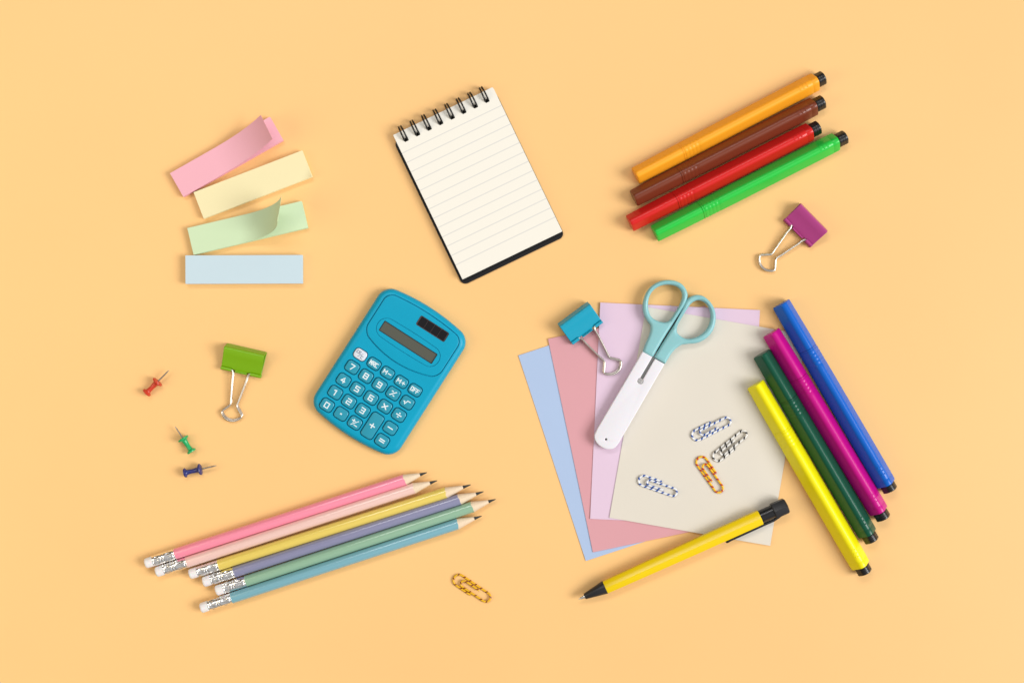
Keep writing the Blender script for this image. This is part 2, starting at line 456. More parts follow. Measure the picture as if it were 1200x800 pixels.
# oval dish round the display
add_ring(cut2, win, 0.00035, TOP-0.0002, TOP+0.002)
add_prism(cut2, sc(rrect(73.2, 13.6, 1.2, 3, dX, dY)), TOP-0.0009, TOP+0.002)
sX, sY = kl(570, 238)
add_prism(cut2, sc(rrect(39.5, 12.6, 2.0, 3, sX, sY)), TOP-0.0007, TOP+0.002)
panel_in = sc(bulged(101.2, 76.6, 24.9, 9.3, 4.4, 11.3))
pbody = plate(panel_in, [(0, TOP-0.00095), (0, TOP-0.00005), (0.00012, TOP+0.00018), (0.0004, TOP+0.00030), (0.0008, TOP+0.00034)], 'display_panel', blue, calc, 60)
for ob_, cb_ in ((body, cut), (pbody, cut2)):
    bmesh.ops.recalc_face_normals(cb_, faces=cb_.faces[:])
    cme = bpy.data.meshes.new('cutter'); cb_.to_mesh(cme); cb_.free(); cob = bpy.data.objects.new('cutter', cme); COL.objects.link(cob)
    cob.parent = calc
    md = ob_.modifiers.new('wells', 'BOOLEAN'); md.operation = 'DIFFERENCE'; md.solver = 'EXACT'; md.object = cob
    dg = bpy.context.evaluated_depsgraph_get(); dg.update()
    nm = bpy.data.meshes.new_from_object(ob_.evaluated_get(dg)); ob_.modifiers.clear(); ob_.data = nm; finish(nm, 28)
    bpy.data.objects.remove(cob)
    nm.materials.clear(); nm.materials.append(blue)
# display and solar cell
plate(sc(rrect(71.6, 12.2, .6, 2, dX, dY)), [(0, TOP-0.00088), (0, TOP-0.0005)], 'display', mat('display_glass', C(86, 88, 78, 1.0), 0.25, spec=0.5), calc)
fr = bmesh.new(); add_ring(fr, sc(rrect(73.0, 13.4, 1.0, 3, dX, dY)), 0.00042, TOP-0.00088, TOP-0.0002)
mesh_bm(fr, 'display_frame', mat('dark_frame', C(30, 42, 50), 0.4), calc)
plate(sc(rrect(39, 12.2, 1.6, 3, sX, sY)), [(0, TOP-0.0006), (0, TOP-0.0003)], 'solar_panel', mat('solar_base', C(84, 66, 66), 0.3), calc)
for i in range(4):
    plate(sc(rrect(8.7, 10.6, .3, 1, sX-13.65+9.1*i, sY)), [(0, TOP-0.00029), (0, TOP-0.0002)], 'solar_cell', mat('solar_cell', C(16, 14, 19), 0.18, spec=0.4), calc)
G = {'0': [[(0, 0), (1, 0), (1, 1), (0, 1), (0, 0)]], '1': [[(.15, .12), (.6, 0), (.6, 1)]], '2': [[(0, 0), (1, 0), (1, .5), (0, .5), (0, 1), (1, 1)]],
     '3': [[(0, 0), (1, 0), (1, 1), (0, 1)], [(.15, .5), (1, .5)]], '4': [[(.6, 0), (0, .68), (1, .68)], [(.72, .35), (.72, 1)]],
     '5': [[(1, 0), (0, 0), (0, .48), (1, .48), (1, 1), (0, 1)]], '6': [[(1, 0), (0, 0), (0, 1), (1, 1), (1, .48), (0, .48)]],
     '7': [[(0, 0), (1, 0), (.4, 1)]], '8': [[(0, 0), (1, 0), (1, 1), (0, 1), (0, 0)], [(0, .5), (1, .5)]], '9': [[(1, .5), (0, .5), (0, 0), (1, 0), (1, 1), (0, 1)]],
     'M': [[(0, 1), (0, 0), (.5, .6), (1, 0), (1, 1)]], 'R': [[(0, 1), (0, 0), (1, 0), (1, .5), (0, .5)], [(.4, .5), (1, 1)]], 'C': [[(1, 0), (0, 0), (0, 1), (1, 1)]],
     'E': [[(1, 0), (0, 0), (0, 1), (1, 1)], [(0, .5), (.8, .5)]], 'O': [[(0, 0), (1, 0), (1, 1), (0, 1), (0, 0)]], 'F': [[(1, 0), (0, 0), (0, 1)], [(0, .5), (.8, .5)]],
     '+': [[(.5, .05), (.5, .95)], [(0, .5), (1, .5)]], '-': [[(0, .5), (1, .5)]], 'x': [[(.05, .1), (.95, .9)], [(.95, .1), (.05, .9)]],
     '=': [[(0, .3), (1, .3)], [(0, .72), (1, .72)]], '/': [[(0, 1), (1, 0)]], '.': [[(.4, .5), (.6, .5)]],
     'sqrt': [[(0, .55), (.15, .5), (.35, 1), (.6, .1), (1.1, .1)]], 'div': [[(0, .5), (1, .5)], [(.45, .08), (.55, .08)], [(.45, .92), (.55, .92)]],
     '%': [[(0, 1), (1, 0)], [(.08, .14), (.3, .14)], [(.7, .86), (.92, .86)]]}
def strokes(bm, glyph, x, y, w, h, t, z):
    """glyph in a box with its lower-left corner x, y (pixels of the photo)"""
    k = 0
    for pl in G[glyph]:
        for a, b in zip(pl, pl[1:]):
            A = Vector((x+a[0]*w, y+(1-a[1])*h)); B = Vector((x+b[0]*w, y+(1-b[1])*h)); d = (B-A).normalized(); n = Vector((-d.y, d.x))*t/2; e = d*t/2
            q = [A-e-n, B+e-n, B+e+n, A-e+n]; zz = z+0.000012*k; k += 1
            lo = [bm.verts.new((p.x*S, p.y*S, z-0.00004)) for p in q]; hi = [bm.verts.new((p.x*S, p.y*S, zz)) for p in q]
            for i in range(4): bm.faces.new((lo[i], lo[(i+1) % 4], hi[(i+1) % 4], hi[i]))
            bm.faces.new(hi)
wk = mat('white_key', C(222, 228, 238), 0.35, sss=0.1)
KZ = TOP+0.0010
for g, x, y, k in KEYS:
    X, Y = kl(x, y); w, h = SZ[k]
    ob = plate(sc(rrect(w, h, 3.8, 5, X, Y)), [(0, TOP-0.0018), (0, KZ-0.0006), (0.0001, KZ-0.0003), (0.0003, KZ-0.0001), (0.0007, KZ)], 'key', wk if g == 'CE/C' else blue_key, calc, 50)
    bm = bmesh.new(); zz = KZ+0.00005
    if g == 'CE/C':
        strokes(bm, 'C', X-5.2, Y+0.4, 1.9, 2.9, .7, zz); strokes(bm, 'E', X-2.2, Y+.4, 1.9, 2.9, .7, zz); strokes(bm, '/', X-1.6, Y-3.2, 4.2, 5.4, .6, zz); strokes(bm, 'C', X+2.2, Y-3.4, 2.1, 2.9, .7, zz)
    elif g in ('MRC', 'OFF'):
        for i, chh in enumerate(g): strokes(bm, chh, X-5.0+3.7*i, Y-2.3, 2.4, 4.4, 1.0, zz)
    elif g in ('M-', 'M+'):
        strokes(bm, 'M', X-4.9, Y-2.3, 4.0, 4.4, 1.0, zz); strokes(bm, g[1], X+1.2, Y-2.0, 3.6, 3.8, 1.0, zz)
    elif g == '+/-':
        strokes(bm, '+', X-4.2, Y-.2, 3.8, 3.8, 1.0, zz); strokes(bm, '/', X-3.0, Y-3.6, 6.0, 7.2, .9, zz); strokes(bm, '-', X+.6, Y-4.2, 3.6, 3.4, 1.0, zz)
    elif g in '0123456789': strokes(bm, g, X-2.3, Y-2.9, 4.6, 5.8, 1.2, zz)
    elif g == '.': strokes(bm, '.', X-1.3, Y-1.3, 2.6, 2.6, 1.7, zz)
    elif g == 'sqrt': strokes(bm, 'sqrt', X-4.2, Y-2.6, 6.6, 5.0, 1.1, zz)
    elif g == '%': strokes(bm, '%', X-2.7, Y-2.9, 5.4, 5.8, 1.2, zz)
    elif g == '-': strokes(bm, '-', X-2.8, Y-2.8, 5.6, 5.6, 1.3, zz)
    else: strokes(bm, g, X-2.8, Y-2.8, 5.6, 5.6, 1.35, zz)
    mk = mesh_bm(bm, 'key_symbol', grey_ink if g == 'CE/C' else white_ink, ob)

# ------------------------------------------------------------------ felt-tip markers (rounded triangular barrels)
def tri_section(w, r, n=12):
    """rounded triangle, flat side down at z=0, ridge up; list of (y, z)"""
    L = w-2*r; hh = L*0.8660254; pts = []
    for cx_, cz_, a0 in ((L/2, r, -90), (0, r+hh, 30), (-L/2, r, 150)):
        for i in range(n+1):
            a = R(a0+120*i/n); pts.append((cx_+r*math.cos(a), cz_+r*math.sin(a)))
    return pts
def marker(p0, p1, p2, label, col, key, z0=0.0, z1=0.0, roll=0, w=22.6, group='felt-tip markers', rough=0.3):
    """p0 cap end, p1 end of the barrel, p2 end of the black plug"""
    a = Vector((p0[0], -p0[1])); b = Vector((p2[0], -p2[1])); d = b-a; Ltot = d.length; ang = math.atan2(d.y, d.x)
    Lb = (Vector((p1[0], -p1[1]))-a).length
    loc = W(p0[0], p0[1], 0.005)
    tilt = math.atan2((z0-z1), Ltot*S)
    t = thing('felt_tip_marker', label, 'marker', loc, 0, group, z0, Euler((0, tilt, ang), 'XYZ'))
    m = mat('marker_'+key, col, rough, bump=0.015, bscale=700, spec=0.36)
    wm = w*S; sec = tri_section(wm, wm*0.235); zc = 0.47*wm; secp = tri_section(wm, wm*0.36)
    cr, sr = math.cos(R(roll)), math.sin(R(roll))
    def ring(x, k, sec=sec):
        out = []; dz = 0.0
        for y, z in sec:
            yy, zz = y*k, (z-zc)*k
            yy, zz = yy*cr-zz*sr, yy*sr+zz*cr
            out.append((x*S, yy, max(zz+zc, 0.00001)+dz))
        return out
    J = 0.243*Ltot
    jk = .955 if key in ('orange', 'lemon') else .92
    cap = [(0, .78), (.35, .87), (1.0, .91), (3, .92), (J*0.5, .95), (J-1.0, .975), (J-.45, .97), (J-.25, jk-.02)]
    loft([ring(x, k) for x, k in cap], 'cap', m, t, True, 30)
    br = [(J-.2, jk-.01), (J+.15, jk-.01), (J+.2, .95), (J+.5, .975), (J+1.6, .975), (J+1.8, .945), (J+2.5, .945), (J+2.8, .98), (J+4, .985)]
    gx = J+5
    for i in range(4):
        br += [(gx, .985), (gx+.7, .965), (gx+1.9, .965), (gx+2.6, .985)]; gx += 4.6
    br += [(gx+2, .99), (J+40, 1.0), (Lb*0.8, 1.0)]
    tx = Lb-26
    br += [(tx, 1.0)]
    br += [(Lb-9, .995), (Lb-8.5, .975), (Lb-7.8, .975), (Lb-7.3, .99), (Lb-1.2, .975), (Lb-.4, .955), (Lb, .90)]
    ob = loft([ring(x, k) for x, k in br], 'barrel', m, t, True, 30)
    # three little raised ticks on the ridge, near the tail
    for i in range(3):
        bm = bmesh.new(); q = bmesh.ops.create_cube(bm, size=1)
        bmesh.ops.scale(bm, vec=(1.5*S, 4.5*S, 0.6*S), verts=bm.verts[:])
        bmesh.ops.bevel(bm, geom=bm.edges[:], offset=.25*S, segments=2, affect='EDGES')
        zt = max(z for y, z in sec)
        yy, zz = 0, (zt-zc); yy, zz = yy*cr-zz*sr, yy*sr+zz*cr
        bmesh.ops.rotate(bm, cent=(0, 0, 0), matrix=Matrix.Rotation(R(roll), 3, 'X'), verts=bm.verts[:])
        bmesh.ops.translate(bm, vec=((Lb-24+4.6*i)*S, yy, zz+zc-0.2*S), verts=bm.verts[:])
        mesh_bm(bm, 'grip_tick', m, t)
    pl = [(Lb-.6, .70), (Lb+1.0, .80)]
    n = 3; seg = (Ltot-Lb-2.0)/n
    for i in range(n):
        x0 = Lb+1.0+seg*i
        pl += [(x0+.1, .80), (x0+.25, .765), (x0+.9, .765), (x0+1.1, .80), (x0+seg-.1, .80)]
    pl += [(Ltot-.6, .79), (Ltot-.1, .75), (Ltot, .66)]
    pl.sort(key=lambda q: q[0])
    loft([ring(x, k*.93, secp) for x, k in pl], 'end_plug', mat('black_plastic', C(27, 26, 28), 0.32, coat=0.1), t, True, 30)
    return t
g1 = 'felt-tip markers fanned out at the top right'
marker((744.8, 206.1), (955.3, 95.6), (963.8, 91.4), 'orange felt-tip marker, topmost of the upper right group', (0.92, 0.37, 0.016), 'orange', group=g1, rough=0.4)
marker((742.4, 232.4), (953.8, 125.0), (963.4, 119.6), 'brown felt-tip marker between the orange and the red one', C(124, 58, 36, 1), 'brown', group=g1)
marker((737.9, 261.7), (948.8, 154.2), (958.2, 149.6), 'red felt-tip marker between the brown and the light green one', C(218, 32, 30, 1), 'red', group=g1)
marker((767.0, 273.7), (979.6, 166.6), (989.5, 160.9), 'bright green felt-tip marker, lowest of the upper right group', C(40, 202, 70, 1), 'bright_green', group=g1)
g2 = 'felt-tip markers lying side by side at the right'
marker((915.6, 355.5), (1038.8, 565.8), (1042.8, 573.0), 'blue felt-tip marker, rightmost of the four on the right', C(0, 100, 205, 1), 'blue', group=g2, w=24)
marker((903.8, 389.2), (1030.3, 597.6), (1034.8, 605.7), 'magenta felt-tip marker between the blue and dark green ones', C(205, 8, 140, 1), 'magenta', 0.0006, 0, group=g2, w=23.8)
marker((892.4, 414.0), (1017.0, 624.0), (1021.3, 632.0), 'dark green felt-tip marker beside the yellow one', C(6, 84, 62, 1), 'dark_green', 0.0008, 0, group=g2, w=23.8)
marker((885.2, 449.6), (1008.7, 661.5), (1013.2, 669.3), 'lemon yellow felt-tip marker lying across the cream paper edge', C(252, 240, 14, .98), 'lemon', 0.0009, 0, group=g2, w=23.8)

# ------------------------------------------------------------------ pencils
PEN_L = 345.0
silver = mat('ferrule_metal', (0.92, 0.91, 0.90), 0.2, metal=1.0, rvar=0.06, vscale=500)
wood = mat('pencil_wood', C(238, 214, 184), 0.6, var=0.06, vscale=900, bump=0.15)
lead = mat('graphite', C(52, 54, 54), 0.35, metal=0.2)
eraser_m = mat('white_eraser', C(243, 240, 241), 0.55, sss=0.2, bump=0.25, bscale=1200, var=0.03, vscale=350)
PR = 6.55*S
def pencil(e, t_, fe, be, label, col, key):
    """e eraser end, t_ tip, fe ferrule end, be end of the lacquer"""
    a = Vector((e[0], -e[1])); d = Vector((t_[0], -t_[1]))-a; ang = math.atan2(d.y, d.x); Lt = d.length
    xf = (Vector((fe[0], -fe[1]))-a).dot(d)/Lt; xb = (Vector((be[0], -be[1]))-a).dot(d)/Lt
    loc = W(e[0], e[1], PR); t = thing('pencil', label, 'pencil', loc, ang, 'pastel pencils with erasers in a diagonal row')
    def tr(prof): return [(x*S, r*S) for x, r in prof]
    up = lambda o: setattr(o, 'location', (0, 0, PR))
    x0 = 10.0
    up(lathe(tr([(0, 0.0), (0, 3.6), (.35, 4.9), (1.2, 5.7), (2.6, 6.0), (x0+.6, 6.05)]), 'eraser', eraser_m, t, 36))
    prof = [(x0, 5.9), (x0+.2, 6.45), (x0+1.0, 6.5), (x0+1.3, 6.15), (x0+1.9, 6.15), (x0+2.2, 6.5)]
    Lf = xf-x0; xx = x0+2.4
    kn = []
    def knurl(xa, xb_, depth):
        kn.append((xa*S, xb_*S, depth*S))
    knurl(x0+2.6, x0+8.0, .45); knurl(x0+Lf*0.56, x0+Lf*0.86, .45)
    while xx < x0+Lf-2.4:
        prof.append((xx, 6.5 if not (x0+Lf*.36 < xx < x0+Lf*.40 or x0+Lf*.47 < xx < x0+Lf*.51) else 6.1)); xx += .45
    prof += [(x0+Lf-2.2, 6.5), (x0+Lf-1.9, 6.15), (x0+Lf-1.4, 6.15), (x0+Lf-1.1, 6.5), (x0+Lf-.2, 6.6), (x0+Lf, 6.4)]
    rnd = random.Random(key); phs = rnd.uniform(0, 6)
    def wob(x, th):
        for xa, xb_, dp in kn:
            if xa < x < xb_:
                s_ = math.sin(th*11+phs); q = math.sin((x-xa)/(xb_-xa)*math.pi)
                return -dp*max(0, s_)**0.5*q if s_ > 0 else 0
        return 0.06*S*math.sin(5*th+phs)
    up(lathe(tr(prof), 'ferrule', silver, t, 88, 60, wob=wob))
    m = mat('lacquer_'+key, col, 0.22, spec=0.6, coat=0.8)
    up(lathe(tr([(xf-.5, 6.0), (xf-.2, 6.5), (xf, 6.55), (xb-.1, 6.55), (xb, 6.45)]), 'shaft', m, t, 48, xw=lambda th: (0.55*math.sin(2*th+phs)+0.3*math.sin(5*th+2*phs)-.3)*S))
    Lc = Lt-xb; xl = xb+Lc*0.68
    wz = up(lathe(tr([(xb-1.6, 6.38), (xb+.05, 6.35), (xl, 6.35*(1-.68)+.05), (xl+.05, .5)]), 'sharpened_wood', wood, t, 36, wob=lambda x, th: 0.07*S*math.sin(9*th+x/S)))
    up(lathe(tr([(xl-.5, 1.9), (xl, 2.0), (Lt-.8, .55), (Lt-.1, .3), (Lt, .05)]), 'lead', lead, t, 20))
pencil((170.2, 660), (499.2, 553.7), (205.8, 649.2), (473.4, 562.3), 'hot pink pencil with white eraser, topmost of the row', C(255, 148, 174), 'hot_pink')
pencil((182.8, 670.2), (511.2, 563.2), (219.2, 658.4), (484.4, 571.9), 'pale peach pink pencil, second from the top of the row', C(246, 206, 197), 'peach')
pencil((222, 672.6), (550.5, 568), (256.4, 661.6), (521.7, 577.2), 'mustard yellow pencil between the peach and the lavender one', C(238, 212, 100), 'mustard')
pencil((238, 681.8), (565.6, 576), (274.7, 670), (537.5, 585.1), 'greyish lavender pencil between the yellow and the sage green one', C(141, 142, 176), 'lavender')
pencil((252.9, 692), (579.8, 585), (288.3, 680.4), (552.8, 593.9), 'sage green pencil reaching furthest right, above the blue one', C(148, 189, 160), 'sage')
pencil((235, 712.2), (563.4, 604.6), (271.6, 700.2), (535.7, 613.7), 'dusty teal blue pencil, lowest of the row', C(124, 180, 196), 'teal')

# ------------------------------------------------------------------ mechanical ballpoint pen
pa = Vector((678, -701.6)); pb = Vector((920.2, -591.8)); pd = pb-pa; pang = math.atan2(pd.y, pd.x)
pz0, pz1 = 0.0, 0.0014
pen = thing('ballpoint_pen', 'yellow push-button pen with black tip and cap resting on the paper corner', 'pen', W(678, 701.6, 0.005), 0, None, 0.0, Euler((0, -math.atan2(0.0012, pd.length*S), pang), 'XYZ'))
yel = mat('pen_yellow', C(246, 212, 2), 0.26, spec=0.4)
blk = mat('pen_black', C(30, 31, 35), 0.4, bump=0.1, bscale=2000)
PZC = 9.3*S
def hexring(x, r, rnd=0.35, n=6, ph=0):
    pts = []
    for i in range(n):
        a = 2*math.pi*(i+.5)/n+ph
        for j in (-2, -1, 0, 1, 2):
            aa = a+j*R(30)*2/5*1.25*0.9
            c_ = math.cos(R(180/n))
            poly = c_/max(c_, math.cos(((aa-ph) % (2*math.pi/n))-math.pi/n)) if False else 1
            # distance to a hexagon whose corners are rounded
            th = (aa-a); hexr = math.cos(R(30))/math.cos(R(30)-abs(th))
            k = rnd*0.955+(1-rnd)*hexr
            pts.append((x*S, r*S*k*math.cos(aa), PZC+r*S*k*math.sin(aa)))
    return pts
def circ(x, r, n=30):
    return [(x*S, r*S*math.cos(2*math.pi*(i)/n+R(30)-R(27)), PZC+r*S*math.sin(2*math.pi*i/n+R(30)-R(27))) for i in range(n)]
loft([circ(x, r) for x, r in [(0, .25), (.3, .6), (2.2, 1.0), (2.5, 1.5), (6.2, 2.0), (6.4, 2.6), (9.5, 2.9)]], 'metal_tip', mat('pen_tip_metal', (0.8, 0.78, 0.74), 0.25, metal=1.0), pen)
loft([circ(x, r) for x, r in [(7.8, 2.6), (8.0, 3.3), (8.6, 3.6), (33.5, 7.9), (34.1, 7.8)]], 'tip_cone', blk, pen)
loft([hexring(x, r) for x, r in [(33.9, 7.6), (34.1, 8.2), (34.8, 8.4), (80, 8.9), (150, 9.6), (231, 9.7), (231.8, 9.55), (232.1, 9.1)]], 'barrel', yel, pen, True, 25)
loft([circ(x, r) for x, r in [(231, 7.7), (250, 7.7)]], 'neck', mat('pen_neck', C(24, 24, 27), 0.25), pen)
loft([hexring(x, r, 0.2, 6) for x, r in [(248.4, 8.5), (248.6, 9.7), (249.3, 10.1), (263.6, 10.0), (265.0, 9.6), (265.8, 8.4), (266.2, 6.5)]], 'push_button', blk, pen, True, 25)
bm = bmesh.new()
cl = [(185, 10.4), (188, 9.4), (246, 9.0), (252, 9.0)]
def clipring(x, y, hw, z0, z1): return [(x*S, -(y-hw)*S, z0*S), (x*S, -(y+hw)*S, z0*S), (x*S, -(y+hw)*S, z1*S), (x*S, -(y-hw)*S, z1*S)]
pcl = loft([clipring(184, 11.2, .9, 3.0, 5.8), clipring(186, 11.4, 1.2, 2.4, 6.4), clipring(190, 11.0, 1.2, 2.4, 6.6), clipring(246, 10.6, 1.3, 2.6, 7.4), clipring(254, 8.8, 1.5, 3, 8)], 'pocket_clip', blk, pen)
bv = pcl.modifiers.new('edge', 'BEVEL'); bv.width = 0.0002; bv.segments = 2

# ------------------------------------------------------------------ scissors in their blade cover
def zs(p): return (680+p[0]/3.636, 320+p[1]/3.636)
def zw(pts, z, org):
    out = []
    for p in pts:
        q = zs(p); w_ = W(q[0], q[1], z)-org; out.append((w_.x, w_.y))
    return out
sorg = W(739, 450, 0.004)
SZB = 0.00165
sci = thing('scissors', 'mint handled scissors with blades in a white protective cover', 'scissors', sorg, 0, None, SZB)
mint = mat('mint_plastic', C(142, 200, 205), 0.38, sss=0.05, bump=0.04, rvar=0.04, vscale=120)
wht = mat('white_plastic', C(238, 236, 243), 0.35, sss=0.1, rvar=0.05, vscale=80)
LH = [(266, 336), (276, 306), (291, 272), (300, 242), (298, 220), (284, 200), (271, 174), (266, 140), (273, 102), (291, 68), (322, 42), (360, 30), (402, 32), (436, 49), (455, 78), (457, 103), (446, 133), (425, 170), (396, 215), (364, 264), (334, 315), (309, 358)]
LHh = [(362, 209), (332, 204), (306, 189), (293, 165), (289, 135), (295, 100), (314, 71), (345, 53), (380, 49), (411, 57), (431, 78), (434, 105), (421, 140), (402, 172), (384, 198)]
RH = [(318, 360), (346, 313), (382, 256), (416, 200), (437, 155), (452, 122), (472, 99), (500, 92), (530, 101), (560, 130), (575, 165), (577, 200), (567, 240), (541, 274), (502, 296), (456, 302), (431, 306), (406, 323), (386, 346), (361, 387)]
RHh = [(420, 262), (411, 242), (419, 213), (440, 178), (459, 147), (479, 124), (506, 115), (535, 128), (552, 155), (556, 190), (547, 225), (524, 255), (490, 274), (452, 279)]
def ccw(p):
    a = sum(p[i-1][0]*p[i][1]-p[i][0]*p[i-1][1] for i in range(len(p)))
    return p if a > 0 else p[::-1]
HT = 0.0062
RH = [(x-(3.5 if i < 6 else 0), y-(2 if i < 6 else 0)) for i, (x, y) in enumerate(RH)]
for nm_, o_, h_ in (('handle', LH, LHh), ('handle', RH, RHh)):
    # keep the two corners at the blade cover crisp, smooth the rest
    body_pts = [tuple(p) for p in smooth_open([(*q, 0) for q in o_], 5)]; body_pts = [(p[0], p[1]) for p in body_pts]
    outl = ccw(zw(body_pts, HT, sorg)); hole = ccw(zw([tuple(q) for q in smooth_closed(h_, 5)], HT, sorg))
    curve_plate([outl, hole], 0.0, HT, 0.0019, nm_, mint, sci, 5, 50)
# white cover: straight sides, round end, slot for the rivet
def arc(cx, cy, r, a0, a1, n):
    return [(cx+r*math.cos(R(a0+(a1-a0)*i/n)), cy+r*math.sin(R(a0+(a1-a0)*i/n))) for i in range(n+1)]
ux, uy = -.506, .8625           # along the cover, towards its tip (image, y down)
vx, vy = .8625, .506            # across, to the right
tl = Vector((266, 333)); wdt = 107
def cp(al, ac): return (tl.x+ux*al+vx*ac, tl.y+uy*al+vy*ac)
Lc = 436
out = [cp(0, 0), cp(20, 0), cp(380, -1), cp(398, 1)]
for i in range(1, 12):
    a = R(180-180*i/12); out.append(cp(400+40*math.sin(a), 54+54*math.cos(a)*1.0))
out += [cp(398, 108), cp(380, 109), cp(20, 107), cp(0, 107)]
sl = [cp(0, 61), cp(100, 61)]
for i in range(0, 13):
    a = R(-62+ (360-56)*i/12 ) ; sl.append(cp(113-13*math.cos(a-R(0)), 54-13*math.sin(a)) if False else cp(114-13*math.cos(R(28+304*i/12)), 54+13*math.sin(R(28+304*i/12))))
sl += [cp(100, 47), cp(0, 47)]
full = out + sl[::-1] if False else out + [cp(0, 61)] + sl[1:-1] + [cp(0, 47)]
hole = [cp(402+4.5*math.cos(R(30*i)), 54+4.5*math.sin(R(30*i))) for i in range(12)]
CT = 0.0052
curve_plate([ccw(zw(full, CT, sorg)), ccw(zw(hole, CT, sorg))], 0.0, CT, 0.0006, 'blade_cover', wht, sci, 3, 50)
steel = mat('scissor_steel', (0.30, 0.29, 0.28), 0.35, metal=1.0)
bl = [cp(-30, 50), cp(120, 38), cp(300, 45), cp(300, 62), cp(120, 70), cp(-30, 58)]
curve_plate([ccw(zw(bl, CT, sorg))], 0.0012, 0.0034, 0.0001, 'blade', steel, sci, 1)
rv = lathe([(0.0030, 0.0), (0.0030, 0.0021), (0.0040, 0.0021), (0.0044, 0.0018), (0.0045, 0.0010), (0.0041, 0.0009), (0.0041, 0.0)], 'rivet', mat('rivet_metal', (0.72, 0.70, 0.68), 0.3, metal=1.0), sci, 28, axis='z')
w_ = W(*zs(cp(114, 54)), CT)-sorg; rv.location = (w_.x, w_.y, 0)

# ------------------------------------------------------------------ binder clips
chrome = mat('nickel_wire', (0.66, 0.62, 0.56), 0.3, metal=1.0)
def binder(label, col, key, spine_mid, lip_mid, width, hl, z=0.0, rough=0.35, hang=0.0):
    """spine_mid / lip_mid: image points in the middle of the far spine edge and of the lips"""
    a = Vector((spine_mid[0], -spine_mid[1])); b = Vector((lip_mid[0], -lip_mid[1])); d = b-a
    L = d.length*S; ang = math.atan2(d.y, d.x)
    t = thing('binder_clip', label, 'binder clip', W(spine_mid[0], spine_mid[1], 0.004), ang, 'coloured binder clips', z)
    m = mat('clip_'+key, col, 0.3, bump=0.02, spec=0.4, rvar=0.03, vscale=100)
    w = width*S/2; rr = 0.00095; hs = 0.0086; st = 0.0022
    ctrl = []
    # lower roll, lower face, spine, upper face, upper roll, as (u, z, tag)
    zl, zu = 0.00205, 0.00255
    P = []
    for i in range(9):                      # lower roll (hangs below the lips)
        an = R(-170+260*i/8); P.append((L+rr*math.cos(an)-rr*.2, rr+rr*math.sin(an), 1))
    P = [(u, z_, 1) for u, z_, _ in P]
    low = [(L*0.96, 2*rr-0.00003, 0), (L*0.92, 2*rr-0.00008, 0), (L*.5, 0.0012, 0), (0.0012, 0.0004, 0), (0.0004, 0.0005, 0), (0.0000, 0.0011, 0)]
    sp = [(st*0.55, hs*0.6, 0), (st*0.9, hs-0.0010, 0), (st+0.0003, hs-0.0003, 0), (st+0.0011, hs-0.0002, 0)]
    upf = [(st+(L-st)*.35, hs-(hs-zu)*.36, 0), (st+(L-st)*.7, hs-(hs-zu)*.71, 0), (L*0.86, zu+0.0012, 0), (L*0.93, zu+0.0006, 0), (L*0.965, zu+0.0003, 0)]
    UR = []
    for i in range(9):
        an = R(-90-0+260*(i)/8 - 0); UR.append((L-rr*.2+rr*math.cos(an), zu+rr+0.0001+rr*math.sin(an), 1))
    prof = P+low+sp+upf+UR
    # stations across the width
    aw = hl*S
    st_v = [-w, -w+0.0003, -aw-0.0013, -aw-0.0012, -aw+0.0012, -aw+0.0013, 0, aw-0.0013, aw-0.0012, aw+0.0012, aw+0.0013, w-0.0003, w]
    bm = bmesh.new(); V = [[bm.verts.new((u, v, z_)) for (u, z_, g) in prof] for v in st_v]
    for i in range(len(st_v)-1):
        vm = (st_v[i]+st_v[i+1])/2
        for j in range(len(prof)-1):
            roll = prof[j][2] and prof[j+1][2]
            near = prof[j][2] or prof[j+1][2]
            if roll and abs(vm) < aw+0.0012 and not (6 <= j <= 8 or len(prof)-9 <= j <= len(prof)-6): continue   # only a low lip between the arms
            if near and abs(abs(vm)-aw) < 0.0012: continue
            bm.faces.new((V[i][j], V[i+1][j], V[i+1][j+1], V[i][j+1]))
    for v in [v for v in bm.verts if not v.link_faces]: bm.verts.remove(v)
    o = mesh_bm(bm, 'clip_body', m, t, 50)
    so = o.modifiers.new('thick', 'SOLIDIFY'); so.thickness = 0.0004; so.offset = 0
    # the wire handles
    for up_, zr, ze in ((0, rr, 0.0007), (1, zu+rr+0.0001, 0.0021)):
        du = 0.0006 if up_ else -0.0002
        base = [(0, w*0.80), (0, aw+0.0011), (0.0007, aw+0.0003), (0.0022, aw-0.0003), (0.006, aw+(0.0024-aw)*.22), (0.010, aw+(0.0024-aw)*.44), (0.014, aw+(0.0024-aw)*.66), (0.018, aw+(0.0024-aw)*.88), (0.0203, 0.0022), (0.0216, 0.0022), (0.0228, 0.0029), (0.0248, 0.0047), (0.0264, 0.0061), (0.0274, 0.0066), (0.0285, 0.0062), (0.0300, 0.0048), (0.0314, 0.0026), (0.0319, 0.0)]
        pts = []
        for u, v in base:
            zz = zr+(ze-zr)*min(1, u/0.026)
            pts.append(Vector((L-rr*.2+u+(du if u > .02 else 0), v, zz)))
        other = [Vector((p.x, -p.y, p.z)) for p in pts[:-1]][::-1]
        tube(smooth_open(pts+other, 5), 0.00064, 'wire_handle', chrome, t, 10)
    return t
binder('olive green binder clip with wire handles pointing down, left of the calculator', C(124, 176, 12), 'green', (288.5, 407.5), (282.0, 436.0), 47.5, 9.2)
binder('plum purple binder clip below the bright green marker', C(178, 66, 134), 'purple', (955.0, 253.5), (935.6, 272.6), 44.5, 10.4)
binder('turquoise blue binder clip lying on the corner of the lilac paper', C(0, 160, 192), 'blue', (671.0, 366.5), (688.0, 389.5), 43.5, 9.6, 0.0013)

